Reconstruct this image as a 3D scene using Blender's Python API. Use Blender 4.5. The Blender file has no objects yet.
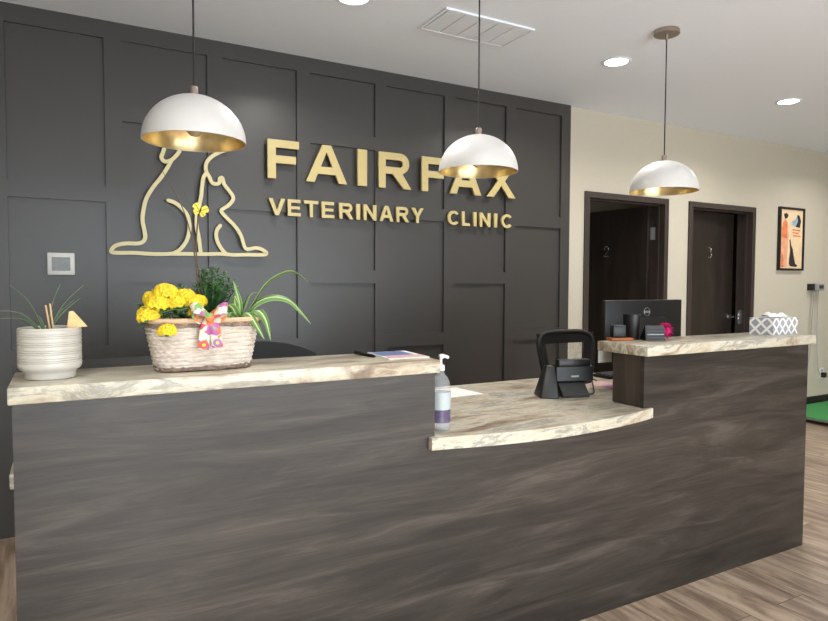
import bpy, bmesh, math, random
from math import sin, cos, pi, radians
from mathutils import Vector, Matrix, Euler

SC = bpy.context.scene
COL = SC.collection
random.seed(7)

# ------------------------------------------------------------------ camera
yaw, pitch, roll, FPX = 0.506408, 0.0435294, -0.00337223, 636.56
fwd = Vector((sin(yaw)*cos(pitch), cos(yaw)*cos(pitch), -sin(pitch)))
rgt = Vector((cos(yaw), -sin(yaw), 0))
dwn = fwd.cross(rgt)
r2 = cos(roll)*rgt + sin(roll)*dwn
d2 = -sin(roll)*rgt + cos(roll)*dwn
cam_d = bpy.data.cameras.new('camera')
cam_d.sensor_width = 36; cam_d.lens = FPX/828*36
cam_d.clip_start = .05; cam_d.clip_end = 100
cam = bpy.data.objects.new('camera', cam_d)
COL.objects.link(cam)
cam.matrix_world = Matrix(((r2.x, -d2.x, -fwd.x, 0), (r2.y, -d2.y, -fwd.y, 0), (r2.z, -d2.z, -fwd.z, 1.33), (0, 0, 0, 1)))
SC.camera = cam

# ------------------------------------------------------------------ world, light, exposure
SC.view_settings.view_transform = 'Standard'
SC.view_settings.look = 'None'
SC.view_settings.gamma = 1
SC.view_settings.use_curve_mapping = False
SC.view_settings.exposure = 0.45
CEIL = 2.735
w = bpy.data.worlds.new('daylight'); SC.world = w; w.use_nodes = True
w.node_tree.nodes['Background'].inputs[0].default_value = (.85, .935, 1, 1)
w.node_tree.nodes['Background'].inputs[1].default_value = 6.4
sd = bpy.data.lights.new('sun', 'SUN'); sd.energy = 15; sd.angle = radians(3); sd.color = (1, .99, .97)
so = bpy.data.objects.new('sun', sd); COL.objects.link(so)
so.rotation_euler = (radians(90-26.5), 0, radians(-12))      # low sun through the front glazing onto the floor
CAN_POWER = 11
CAN_SPOTS = [(1.29, 2.95), (3.107, 2.966), (4.924, 2.947), (6.74, 2.95),
             (-.7, .62), (1.1, .62), (6.74, .5),  # from here on: unseen ceiling lights, added only to light the room
             (-1.1, -1.9), (.72, -1.9), (2.54, -1.9), (6.74, -1.9)]
FRONT_Y = -3.4
PANES = [(-.9, .9), (1.0, 2.8), (2.9, 4.7)]
for a, b in PANES:                      # sky light sampled through each pane
    ld = bpy.data.lights.new('window_portal', 'AREA'); ld.shape = 'RECTANGLE'
    ld.size = b-a; ld.size_y = 2.1
    ld.cycles.is_portal = True
    lo = bpy.data.objects.new('window_portal', ld); COL.objects.link(lo)
    lo.location = ((a+b)/2, FRONT_Y-.1, 1.25); lo.rotation_euler = (radians(90), 0, 0)

# ------------------------------------------------------------------ materials
def srgb(r, g, b):
    f = lambda c: (c/255/12.92) if c/255 <= .04045 else ((c/255+.055)/1.055)**2.4
    return (f(r), f(g), f(b), 1)
class NT:
    def __init__(s, name, rough=.5, metal=0, spec=.5):
        s.m = bpy.data.materials.new(name); s.m.use_nodes = True
        s.t = s.m.node_tree; s.n = s.t.nodes; s.b = s.n['Principled BSDF']
        s.b.inputs['Roughness'].default_value = rough
        s.b.inputs['Metallic'].default_value = metal
        s.b.inputs['Specular IOR Level'].default_value = spec
    def new(s, typ, **kw):
        n = s.n.new(typ)
        for k, v in kw.items():
            if k in n.inputs: n.inputs[k].default_value = v
            else: setattr(n, k, v)
        return n
    def link(s, a, b): s.t.links.new(a, b)
    def coord(s, scale=(1, 1, 1), rot=(0, 0, 0), loc=(0, 0, 0), kind='Object'):
        tc = s.new('ShaderNodeTexCoord'); mp = s.new('ShaderNodeMapping')
        mp.inputs['Scale'].default_value = scale; mp.inputs['Rotation'].default_value = rot; mp.inputs['Location'].default_value = loc
        s.link(tc.outputs[kind], mp.inputs[0]); return mp.outputs[0]
    def noise(s, vec, scale=5, detail=4, rough=.5, dist=0):
        n = s.new('ShaderNodeTexNoise'); n.inputs['Scale'].default_value = scale; n.inputs['Detail'].default_value = detail
        n.inputs['Roughness'].default_value = rough; n.inputs['Distortion'].default_value = dist
        s.link(vec, n.inputs['Vector']); return n.outputs['Fac']
    def ramp(s, fac, stops):
        r = s.new('ShaderNodeValToRGB'); e = r.color_ramp.elements
        while len(e) < len(stops): e.new(.5)
        for el, (p, c) in zip(e, stops): el.position = p; el.color = c
        s.link(fac, r.inputs[0]); return r.outputs[0]
    def mix(s, fac, a, b, mode='MIX'):
        m = s.new('ShaderNodeMix', data_type='RGBA', blend_type=mode)
        for sock, v in ((m.inputs[0], fac), (m.inputs[6], a), (m.inputs[7], b)):
            if isinstance(v, (int, float, tuple)): sock.default_value = v
            else: s.link(v, sock)
        return m.outputs[2]
    def base(s, c): s.link(c, s.b.inputs['Base Color'])
    def bump(s, h, strength=.2, dist=.01):
        b = s.new('ShaderNodeBump'); b.inputs['Strength'].default_value = strength; b.inputs['Distance'].default_value = dist
        s.link(h, b.inputs['Height']); s.link(b.outputs[0], s.b.inputs['Normal'])
def plain(name, c, rough=.5, metal=0, var=.06, scale=30, bump=0, spec=.5):
    t = NT(name, rough, metal, spec)
    f = t.noise(t.coord(), scale, 3)
    lo = tuple(x*(1-var) for x in c[:3])+(1,); hi = tuple(min(1, x*(1+var)) for x in c[:3])+(1,)
    t.base(t.ramp(f, [(.3, lo), (.7, hi)]))
    if bump: t.bump(f, bump, .003)
    return t.m

def wood_laminate(name, along, cols, rough=.38):
    t = NT(name, rough, spec=.45)
    sc = {'x': (.85, .85, 8.5), 'z': (6, 6, .9), 'y': (6, 1, 6)}[along]
    v = t.coord(sc, loc=(3.1, 0, 1.7), rot=(0, radians(5) if along == 'x' else 0, 0))
    warp = t.noise(v, .9, 2, .5)
    vm = t.new('ShaderNodeVectorMath', operation='MULTIPLY_ADD')
    t.link(warp, vm.inputs[0]); vm.inputs[1].default_value = (.8, .8, 2.0); t.link(v, vm.inputs[2])
    a = t.noise(vm.outputs[0], 1.5, 9, .66, .55)
    fine = t.noise(t.coord(tuple(c*(1 if c < 2 else 5) for c in sc)), 6, 6, .7, .5)
    c1 = t.ramp(a, [(.28, cols[0]), (.45, cols[1]), (.56, cols[2]), (.72, cols[3])])
    f2 = t.ramp(fine, [(.38, (.72, .71, .70, 1)), (.62, (1.14, 1.14, 1.14, 1))])
    t.base(t.mix(.8, c1, f2, 'MULTIPLY'))
    t.bump(fine, .08, .002)
    return t.m

def stone_laminate():
    t = NT('stone_laminate', .28, spec=.5)
    v = t.coord((1.7, 6, 6), rot=(0, 0, radians(12)))
    warp = t.noise(v, 1.1, 3, .5)
    vm = t.new('ShaderNodeVectorMath', operation='MULTIPLY_ADD')
    t.link(warp, vm.inputs[0]); vm.inputs[1].default_value = (1.0, 2.0, 2.0); t.link(v, vm.inputs[2])
    a = t.noise(vm.outputs[0], 1.7, 9, .68, .5)
    c = t.ramp(a, [(.28, srgb(98, 84, 72)), (.39, srgb(146, 130, 112)), (.46, srgb(184, 172, 152)), (.54, srgb(204, 199, 182)), (.60, srgb(150, 146, 134)), (.68, srgb(200, 197, 184)), (.78, srgb(208, 207, 196))])
    sp = t.noise(t.coord((1, 1, 1)), 55, 5, .7)
    c2 = t.mix(.5, c, t.ramp(sp, [(.35, (.82, .82, .80, 1)), (.6, (1.05, 1.05, 1.04, 1))]), 'MULTIPLY')
    t.base(c2); return t.m

def floor_planks():
    t = NT('floor_planks', .42, spec=.4)
    v = t.coord((1, 1, 1), rot=(0, 0, radians(90)), loc=(.31, .12, 0))
    b = t.new('ShaderNodeTexBrick'); b.offset = .37; b.squash = 1
    b.inputs['Scale'].default_value = 1; b.inputs['Mortar Size'].default_value = .0016
    b.inputs['Brick Width'].default_value = 1.22; b.inputs['Row Height'].default_value = .18
    b.inputs['Color1'].default_value = (0, 0, 0, 1); b.inputs['Color2'].default_value = (1, 1, 1, 1); b.inputs['Mortar'].default_value = (.5, .5, .5, 1)
    b.inputs['Mortar Smooth'].default_value = .1
    t.link(v, b.inputs['Vector'])
    # grain, shifted per plank
    vm = t.new('ShaderNodeVectorMath', operation='MULTIPLY_ADD')
    t.link(b.outputs['Color'], vm.inputs[0]); vm.inputs[1].default_value = (7, 7, 7)
    t.link(t.coord((9, 1.2, 9)), vm.inputs[2])
    g = t.noise(vm.outputs[0], 1.6, 9, .66, .7)
    c = t.ramp(g, [(.28, srgb(96, 82, 70)), (.44, srgb(140, 121, 104)), (.56, srgb(172, 153, 134)), (.74, srgb(200, 183, 165))])
    tone = t.ramp(b.outputs['Color'], [(0, (.84, .83, .82, 1)), (1, (1.08, 1.07, 1.06, 1))])
    c = t.mix(1, c, tone, 'MULTIPLY')
    c = t.mix(b.outputs['Fac'], c, srgb(78, 66, 56))
    t.base(c); t.bump(g, .08, .003); return t.m

M = dict(
    ceiling=plain('ceiling_paint', srgb(236, 243, 252), .9, var=.01, scale=60, bump=.1),
    wall=plain('beige_paint', srgb(196, 189, 172), .75, var=.015, scale=50, bump=.08),
    panel=plain('charcoal_satin_paint', srgb(64, 62, 60), .36, var=.02, scale=20, spec=.5),
    counter=wood_laminate('grey_wood_laminate', 'x', [srgb(27, 24, 22), srgb(46, 42, 38), srgb(60, 55, 50), srgb(88, 81, 75)]),
    counter_end=wood_laminate('grey_wood_laminate_end', 'z', [srgb(48, 41, 35), srgb(58, 50, 43), srgb(68, 59, 50), srgb(78, 68, 60)]),
    door=wood_laminate('dark_door_veneer', 'z', [srgb(34, 28, 24), srgb(42, 35, 30), srgb(49, 42, 36), srgb(58, 50, 44)], .4),
    door_frame=plain('door_frame_brown', srgb(60, 51, 46), .45, var=.04),
    stone=stone_laminate(), floor=floor_planks(),
    gold=plain('sign_gold', srgb(196, 178, 122), .4, 0, var=.03, spec=.6),
    pale_gold=plain('emblem_pale_gold', srgb(212, 200, 150), .42, 0, var=.03, spec=.6),
    white=plain('white_enamel', srgb(218, 217, 214), .4, var=.01),
    brass=plain('brushed_gold_leaf', srgb(214, 192, 142), .3, .85, var=.1, scale=40, bump=.15),
    nickel=plain('brushed_nickel', srgb(170, 156, 146), .35, .9),
    black=plain('black_plastic', srgb(17, 17, 18), .42),
    black_matte=plain('black_matte_plastic', srgb(20, 20, 21), .6),
    dark_grey=plain('dark_grey_plastic', srgb(52, 53, 53), .5),
    grey=plain('grey_plastic', srgb(150, 150, 152), .45),
    cord=plain('cord_black', srgb(34, 34, 36), .6),
    baseboard=plain('black_baseboard', srgb(34, 33, 33), .5),
    chrome=plain('chrome', srgb(215, 215, 215), .15, 1),
    ceramic=plain('white_ceramic', srgb(194, 191, 182), .3, var=.03, scale=14),
    ceramic_line=plain('ceramic_groove_grey', srgb(140, 136, 128), .5),
    soil=plain('soil', srgb(52, 40, 32), .95, var=.4, scale=80, bump=.5),
    leaf=plain('leaf_green', srgb(104, 138, 84), .5, var=.25, scale=40),
    leaf_dark=plain('leaf_dark_green', srgb(84, 124, 74), .5, var=.3, scale=40),
    leaf_grey=plain('leaf_grey_green', srgb(112, 132, 100), .5, var=.2, scale=40),
    yellow=plain('petal_yellow', srgb(232, 202, 36), .6, var=.14, scale=60),
    deep_yellow=plain('petal_centre', srgb(226, 160, 30), .6),
    stick=plain('pale_stick', srgb(206, 170, 128), .6),
    tagwood=plain('tag_wood', srgb(214, 184, 128), .6, var=.12, scale=60),
    twig=plain('twig_brown', srgb(88, 74, 62), .8),
    paper=plain('paper_white', srgb(232, 230, 226), .7, var=.01),
    tissue=plain('tissue_white', srgb(244, 242, 238), .8, var=.01),
    magenta=plain('magenta_fluff', srgb(196, 22, 104), .8, var=.2, scale=80),
    orange=plain('orange_tray', srgb(176, 98, 46), .5),
    green=plain('green_rubber', srgb(58, 140, 74), .8, var=.05, scale=70, bump=.2),
    grey_hinge=plain('satin_hinge_grey', srgb(150, 150, 150), .5, .1),
    steel=plain('dull_steel', srgb(150, 150, 146), .4, .7),
    screen=plain('grey_screen', srgb(92, 94, 90), .25, var=.15, scale=40),
    blue=plain('print_blue', srgb(96, 116, 164), .4, var=.3, scale=30),
    pink=plain('print_pink', srgb(220, 176, 176), .4, var=.15, scale=30),
    vent=plain('vent_white', srgb(232, 238, 246), .6, var=.01),
    vent_gap=plain('vent_shadow_grey', srgb(150, 150, 146), .8),
)
def emis(name, c, s):
    t = NT(name); t.b.inputs['Emission Color'].default_value = c; t.b.inputs['Emission Strength'].default_value = s
    t.b.inputs['Base Color'].default_value = c
    return t.m
M['lamp_on'] = emis('lit_lens', (1, .93, .84, 1), 14)
def clear(name, tint=(1, 1, 1, 1), amount=.12, rough=.03):
    t = NT(name); t.n.remove(t.b)
    tr = t.new('ShaderNodeBsdfTransparent'); tr.inputs[0].default_value = tint
    gl = t.new('ShaderNodeBsdfGlossy'); gl.inputs['Roughness'].default_value = rough
    fr = t.new('ShaderNodeLayerWeight'); fr.inputs['Blend'].default_value = amount
    mx = t.new('ShaderNodeMixShader')
    t.link(fr.outputs['Fresnel'], mx.inputs[0]); t.link(tr.outputs[0], mx.inputs[1]); t.link(gl.outputs[0], mx.inputs[2])
    t.link(mx.outputs[0], t.n['Material Output'].inputs[0]); return t.m
M['pane'] = clear('window_glass')
M['clear_plastic'] = clear('clear_plastic', (.86, .9, .92, 1), .28, .08)
def milky(name, c, opacity):
    t = NT(name, .12); t.b.inputs['Base Color'].default_value = c
    tr = t.new('ShaderNodeBsdfTransparent'); mx = t.new('ShaderNodeMixShader'); mx.inputs[0].default_value = opacity
    t.link(tr.outputs[0], mx.inputs[1]); t.link(t.b.outputs[0], mx.inputs[2]); t.link(mx.outputs[0], t.n['Material Output'].inputs[0]); return t.m
M['clear_plastic'] = milky('clear_plastic_shell', srgb(224, 228, 230), .22)
M['bulb_glass'] = plain('frosted_bulb', srgb(206, 190, 156), .35, .2)
def mesh_fabric():
    t = NT('mesh_fabric', .8); d = t.b; d.inputs['Base Color'].default_value = srgb(28, 28, 30)
    tr = t.new('ShaderNodeBsdfTransparent'); mx = t.new('ShaderNodeMixShader')
    ck = t.new('ShaderNodeTexVoronoi'); ck.inputs['Scale'].default_value = 420
    t.link(t.coord(), ck.inputs['Vector'])
    mt = t.new('ShaderNodeMath', operation='GREATER_THAN'); t.link(ck.outputs['Distance'], mt.inputs[0]); mt.inputs[1].default_value = .66
    t.link(mt.outputs[0], mx.inputs[0]); t.link(tr.outputs[0], mx.inputs[1]); t.link(d.outputs[0], mx.inputs[2])
    t.link(mx.outputs[0], t.n['Material Output'].inputs[0]); return t.m
M['mesh'] = mesh_fabric()
def stripes_leaf():
    t = NT('striped_leaf', .45)
    tc = t.new('ShaderNodeUVMap'); sp = t.new('ShaderNodeSeparateXYZ'); t.link(tc.outputs[0], sp.inputs[0])
    c = t.ramp(sp.outputs[0], [(0, srgb(126, 160, 84)), (.2, srgb(80, 122, 56)), (.38, srgb(96, 136, 66)), (.5, srgb(214, 222, 172)), (.62, srgb(96, 136, 66)), (.8, srgb(80, 122, 56)), (1, srgb(150, 176, 104))])
    t.base(c); return t.m
M['striped_leaf'] = stripes_leaf()
def wicker():
    t = NT('whitewashed_wicker', .75)
    f = t.noise(t.coord((3, 3, 26)), 9, 6, .7, .4)
    t.base(t.ramp(f, [(.26, srgb(140, 122, 108)), (.40, srgb(192, 178, 164)), (.6, srgb(222, 212, 200)), (.8, srgb(232, 224, 214))]))
    t.bump(f, .5, .004); return t.m
M['wicker'] = wicker()
M['bark'] = plain('rough_bark', srgb(128, 112, 98), .85, var=.5, scale=90, bump=.6)
M['wicker_rim'] = plain('tan_wicker_rim', srgb(206, 176, 142), .7, var=.12, scale=70, bump=.3)
def bow_print():
    t = NT('printed_ribbon', .55)
    v = t.new('ShaderNodeTexVoronoi'); v.inputs['Scale'].default_value = 68; t.link(t.coord(), v.inputs['Vector'])
    sp = t.new('ShaderNodeSeparateColor'); t.link(v.outputs['Color'], sp.inputs[0])
    r = t.ramp(sp.outputs[0], [(0, srgb(226, 218, 198)), (.24, srgb(222, 128, 76)), (.44, srgb(226, 220, 200)), (.52, srgb(124, 172, 96)), (.68, srgb(216, 76, 100)), (.82, srgb(178, 100, 160)), (.94, srgb(228, 220, 204))])
    r.node.color_ramp.interpolation = 'CONSTANT'
    t.base(r); return t.m
M['ribbon'] = bow_print()
def tissue_pattern():
    # white trellis over grey diamonds with a paler flower in each
    t = NT('trellis_card', .55)
    tc = t.new('ShaderNodeUVMap')
    def wave(sx, sy, ph=0):
        m = t.new('ShaderNodeMapping'); t.link(tc.outputs[0], m.inputs[0]); sp = t.new('ShaderNodeSeparateXYZ'); t.link(m.outputs[0], sp.inputs[0])
        a = t.new('ShaderNodeMath', operation='MULTIPLY'); a.inputs[1].default_value = sx; t.link(sp.outputs[0], a.inputs[0])
        b = t.new('ShaderNodeMath', operation='MULTIPLY_ADD'); b.inputs[1].default_value = sy; t.link(sp.outputs[1], b.inputs[0]); t.link(a.outputs[0], b.inputs[2])
        c = t.new('ShaderNodeMath', operation='FRACT'); t.link(b.outputs[0], c.inputs[0])
        d = t.new('ShaderNodeMath', operation='SUBTRACT'); t.link(c.outputs[0], d.inputs[0]); d.inputs[1].default_value = .5
        e = t.new('ShaderNodeMath', operation='ABSOLUTE'); t.link(d.outputs[0], e.inputs[0]); return e.outputs[0]
    p, q = wave(1, 1), wave(1, -1)
    mx = t.new('ShaderNodeMath', operation='MAXIMUM'); t.link(p, mx.inputs[0]); t.link(q, mx.inputs[1])
    c = t.ramp(mx.outputs[0], [(0, srgb(206, 206, 210)), (.10, srgb(150, 152, 160)), (.35, srgb(160, 162, 168)), (.38, srgb(238, 236, 232)), (1, srgb(240, 238, 234))])
    t.base(c); return t.m
M['trellis'] = tissue_pattern()

# ------------------------------------------------------------------ mesh helpers
class MB:
    def __init__(s): s.b = bmesh.new(); s.uv = s.b.loops.layers.uv.new('UVMap')
    def box(s, x0, x1, y0, y1, z0, z1, bev=0):
        vs = [s.b.verts.new((x, y, z)) for x in (x0, x1) for y in (y0, y1) for z in (z0, z1)]
        fs = [s.b.faces.new([vs[i] for i in f]) for f in ((0, 1, 3, 2), (4, 6, 7, 5), (0, 4, 5, 1), (2, 3, 7, 6), (0, 2, 6, 4), (1, 5, 7, 3))]
        if bev:
            es = set(e for f in fs for e in f.edges)
            bmesh.ops.bevel(s.b, geom=list(es), offset=bev, segments=2, affect='EDGES', profile=.5)
        return s
    def prism(s, pts, axis, a, b, bev=0):
        """pts 2D polygon; extruded along axis from a to b"""
        def P(p, t):
            return {'x': (t, p[0], p[1]), 'y': (p[0], t, p[1]), 'z': (p[0], p[1], t)}[axis]
        A = [s.b.verts.new(P(p, a)) for p in pts]; B = [s.b.verts.new(P(p, b)) for p in pts]
        n = len(pts); fs = [s.b.faces.new(A), s.b.faces.new(B[::-1])]
        for i in range(n): fs.append(s.b.faces.new((A[i], B[i], B[(i+1) % n], A[(i+1) % n])))
        if bev:
            es = list(fs[0].edges)+list(fs[1].edges)
            bmesh.ops.bevel(s.b, geom=es, offset=bev, segments=2, affect='EDGES', profile=.5)
        return s
    def lathe(s, prof, seg=48, cx=0, cy=0, closed=False, sx=1, sy=1):
        rings = []
        for r, z in prof:
            if r < 1e-6: rings.append([s.b.verts.new((cx, cy, z))])
            else: rings.append([s.b.verts.new((cx+r*sx*cos(2*pi*i/seg), cy+r*sy*sin(2*pi*i/seg), z)) for i in range(seg)])
        pairs = list(zip(rings, rings[1:]))
        if closed: pairs.append((rings[-1], rings[0]))
        for A, B in pairs:
            for i in range(seg):
                j = (i+1) % seg
                if len(A) == 1 and len(B) == 1: continue
                if len(A) == 1: s.b.faces.new((A[0], B[j], B[i]))
                elif len(B) == 1: s.b.faces.new((A[i], A[j], B[0]))
                else: s.b.faces.new((A[i], A[j], B[j], B[i]))
        return s
    def tube(s, path, r, seg=8, cap=True):
        path = [Vector(p) for p in path]; n = len(path)
        rs = r if isinstance(r, (list, tuple)) else [r]*n
        up = None; rings = []
        for i, p in enumerate(path):
            t = (path[min(i+1, n-1)]-path[max(i-1, 0)]).normalized()
            if up is None:
                up = Vector((0, 0, 1)) if abs(t.z) < .9 else Vector((1, 0, 0))
            a = t.cross(up).normalized(); up = a.cross(t).normalized()
            rings.append([s.b.verts.new(p+rs[i]*(cos(2*pi*k/seg)*a+sin(2*pi*k/seg)*up)) for k in range(seg)])
        for A, B in zip(rings, rings[1:]):
            for k in range(seg): s.b.faces.new((A[k], A[(k+1) % seg], B[(k+1) % seg], B[k]))
        if cap: s.b.faces.new(rings[0][::-1]); s.b.faces.new(rings[-1])
        return s
    def leaf(s, path, width, prof=None, fold=.25, side=None, thick=.0006):
        """a blade following path, full width given, folded on its midrib"""
        path = [Vector(p) for p in path]; n = len(path); rows = []
        for i, p in enumerate(path):
            u = i/(n-1)
            t = (path[min(i+1, n-1)]-path[max(i-1, 0)]).normalized()
            sd = side if side else t.cross(Vector((0, 0, 1)))
            sd = Vector(sd); sd = (sd - t*sd.dot(t)); sd = sd.normalized() if sd.length > 1e-4 else Vector((1, 0, 0))
            nm = sd.cross(t).normalized()
            wd = width*(prof(u) if prof else max(.04, sin(pi*(u*.92+.06))**.8))/2
            rows.append([s.b.verts.new(q) for q in (p-sd*wd+nm*wd*fold, p, p+sd*wd+nm*wd*fold)])
        for i, (A, B) in enumerate(zip(rows, rows[1:])):
            for k in range(2):
                f = s.b.faces.new((A[k], A[k+1], B[k+1], B[k]))
                for l, u, v in zip(f.loops, (k/2, (k+1)/2, (k+1)/2, k/2), (i, i, i+1, i+1)): l[s.uv].uv = (u, v/(n-1))
        return s
    def ball(s, c, r, u=10, v=8, sc=(1, 1, 1)):
        bmesh.ops.create_uvsphere(s.b, u_segments=u, v_segments=v, radius=r, matrix=Matrix.Translation(c) @ Matrix.Diagonal((*sc, 1)))
        return s
    def xform(s, mtx): bmesh.ops.transform(s.b, matrix=mtx, verts=s.b.verts); return s
    def build(s, name, mat, parent=None, smooth=False, loc=None, rot=None, solid=0):
        bmesh.ops.recalc_face_normals(s.b, faces=s.b.faces)
        me = bpy.data.meshes.new(name); s.b.to_mesh(me); s.b.free()
        me.materials.append(M[mat] if isinstance(mat, str) else mat)
        if smooth:
            for p in me.polygons: p.use_smooth = True
            me.set_sharp_from_angle(angle=radians(38))
        o = bpy.data.objects.new(name, me); COL.objects.link(o)
        if parent: o.parent = parent
        if loc: o.location = loc
        if rot: o.rotation_euler = rot
        if solid:
            md = o.modifiers.new('solid', 'SOLIDIFY'); md.thickness = solid; md.offset = 0
        return o
def tag(o, label, cat, group=None):
    o['label'] = label; o['category'] = cat
    if group: o['group'] = group
    return o
def thing(name, label, cat, loc=(0, 0, 0), rz=0, group=None):
    o = bpy.data.objects.new(name, None); COL.objects.link(o); o.empty_display_size = .1
    o.location = loc; o.rotation_euler = (0, 0, rz); return tag(o, label, cat, group)
def struct(o): o['kind'] = 'structure'; return o
def copy_tree(o, parent=None):
    c = o.copy(); COL.objects.link(c); c.parent = parent
    for ch in list(o.children): copy_tree(ch, c)
    return c
def smooth_path(pts, n=6, closed=False):
    P = [Vector(p) for p in pts]; out = []
    for i in range(len(P)-1):
        p0, p1, p2, p3 = P[max(i-1, 0)], P[i], P[i+1], P[min(i+2, len(P)-1)]
        for k in range(n):
            t = k/n
            out.append(.5*((2*p1)+(-p0+p2)*t+(2*p0-5*p1+4*p2-p3)*t*t+(-p0+3*p1-3*p2+p3)*t**3))
    out.append(P[-1]); return out

# ------------------------------------------------------------------ room shell
WB = 3.89          # beige back wall face
PF = 3.86          # face of the charcoal boards
XL, XR = -2.4, 9.4
REAR = 6.2
struct(MB().box(XL-.2, XR+.2, FRONT_Y-.2, REAR+.2, -.1, 0).build('floor', 'floor'))
struct(MB().box(XL-.2, XR+.2, FRONT_Y-.2, REAR+.2, CEIL, CEIL+.1).build('ceiling', 'ceiling'))
# back wall with two door openings
D1 = (3.737, 4.733); D2 = (5.010, 5.993); FR = .05; DTOP = 2.03
o1 = (D1[0]+FR-.005, D1[1]-FR+.005); o2 = (D2[0]+FR-.005, D2[1]-FR+.005)
T = .13
m = MB(); zt = DTOP+.005
m.box(XL, o1[0], WB, WB+T, 0, CEIL); m.box(o1[1], o2[0], WB, WB+T, 0, CEIL); m.box(o2[1], XR, WB, WB+T, 0, CEIL)
m.box(o1[0], o1[1], WB, WB+T, zt, CEIL); m.box(o2[0], o2[1], WB, WB+T, zt, CEIL)
struct(m.build('wall_back', 'wall'))
struct(MB().box(XL-.15, XL, FRONT_Y, REAR, 0, CEIL).build('wall_left', 'wall'))
struct(MB().box(XR, XR+.15, FRONT_Y, REAR, 0, CEIL).build('wall_right', 'wall'))
m = MB(); m.box(3.45, 3.55, WB+T, REAR, 0, CEIL); m.box(4.83, 4.93, WB+T, REAR, 0, CEIL); m.box(6.9, 7.0, WB+T, REAR, 0, CEIL); m.box(3.45, 7.0, REAR, REAR+.1, 0, CEIL)
struct(m.build('wall_rear', 'wall'))
# glazed front wall behind the camera
m = MB(); m.box(XL, XR, FRONT_Y-.15, FRONT_Y, 2.35, CEIL); m.box(XL, XR, FRONT_Y-.15, FRONT_Y, 0, .15)
edges = [XL]+[v for p in PANES for v in p]+[XR]
for a, b in zip(edges[::2], edges[1::2]): m.box(a, b, FRONT_Y-.15, FRONT_Y, .15, 2.35)
struct(m.build('wall_front', 'wall'))
for i, (a, b) in enumerate(PANES):
    wn = MB(); t_ = .05
    wn.box(a, b, FRONT_Y-.1, FRONT_Y-.04, .15, .15+t_); wn.box(a, b, FRONT_Y-.1, FRONT_Y-.04, 2.35-t_, 2.35)
    wn.box(a, a+t_, FRONT_Y-.1, FRONT_Y-.04, .2, 2.3); wn.box(b-t_, b, FRONT_Y-.1, FRONT_Y-.04, .2, 2.3)
    wo = struct(wn.build('window_%d' % (i+1), 'dark_grey'))
    MB().box(a+t_, b-t_, FRONT_Y-.075, FRONT_Y-.07, .2, 2.3).build('pane', 'pane', wo)
# charcoal board-and-recess cladding
k = 3.86/4.13; PIT = .5775*k; SW = .0925*k; X0 = -.245*k; XE = 3.556
m = MB(); EB = PF+.019
m.box(XL, XE, EB, WB, 0, CEIL)
def rail(x0, x1, z0, z1): m.box(x0, x1, PF, EB+.002, z0, z1)
rail(XL, XE, 2.643, CEIL); rail(XL, XE, 0, .075)
col = -4
while True:
    xl = X0+col*PIT
    if xl > XE: break
    xs = xl-SW
    last = col == 7
    rail(max(xs, XL), XE if last else min(xl, XE), .075, 2.643)
    if last: break
    x1 = xl+PIT-SW
    if x1 > XL:
        for z0, z1 in (((1.764, 1.849), (.891, .978)) if col % 2 == 0 else ((2.209, 2.295), (1.325, 1.412), (.442, .53))):
            rail(max(xl, XL), x1, z0, z1)
    col += 1
struct(m.build('trim_1', 'panel'))
# black baseboards on the beige wall
struct(MB().box(o2[1]+FR+.01, XR, WB-.014, WB, 0, .12, .002).build('baseboard_back', 'baseboard'))
struct(MB().box(XR-.014, XR, FRONT_Y, WB-.014, 0, .12).build('baseboard_right', 'baseboard'))

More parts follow.
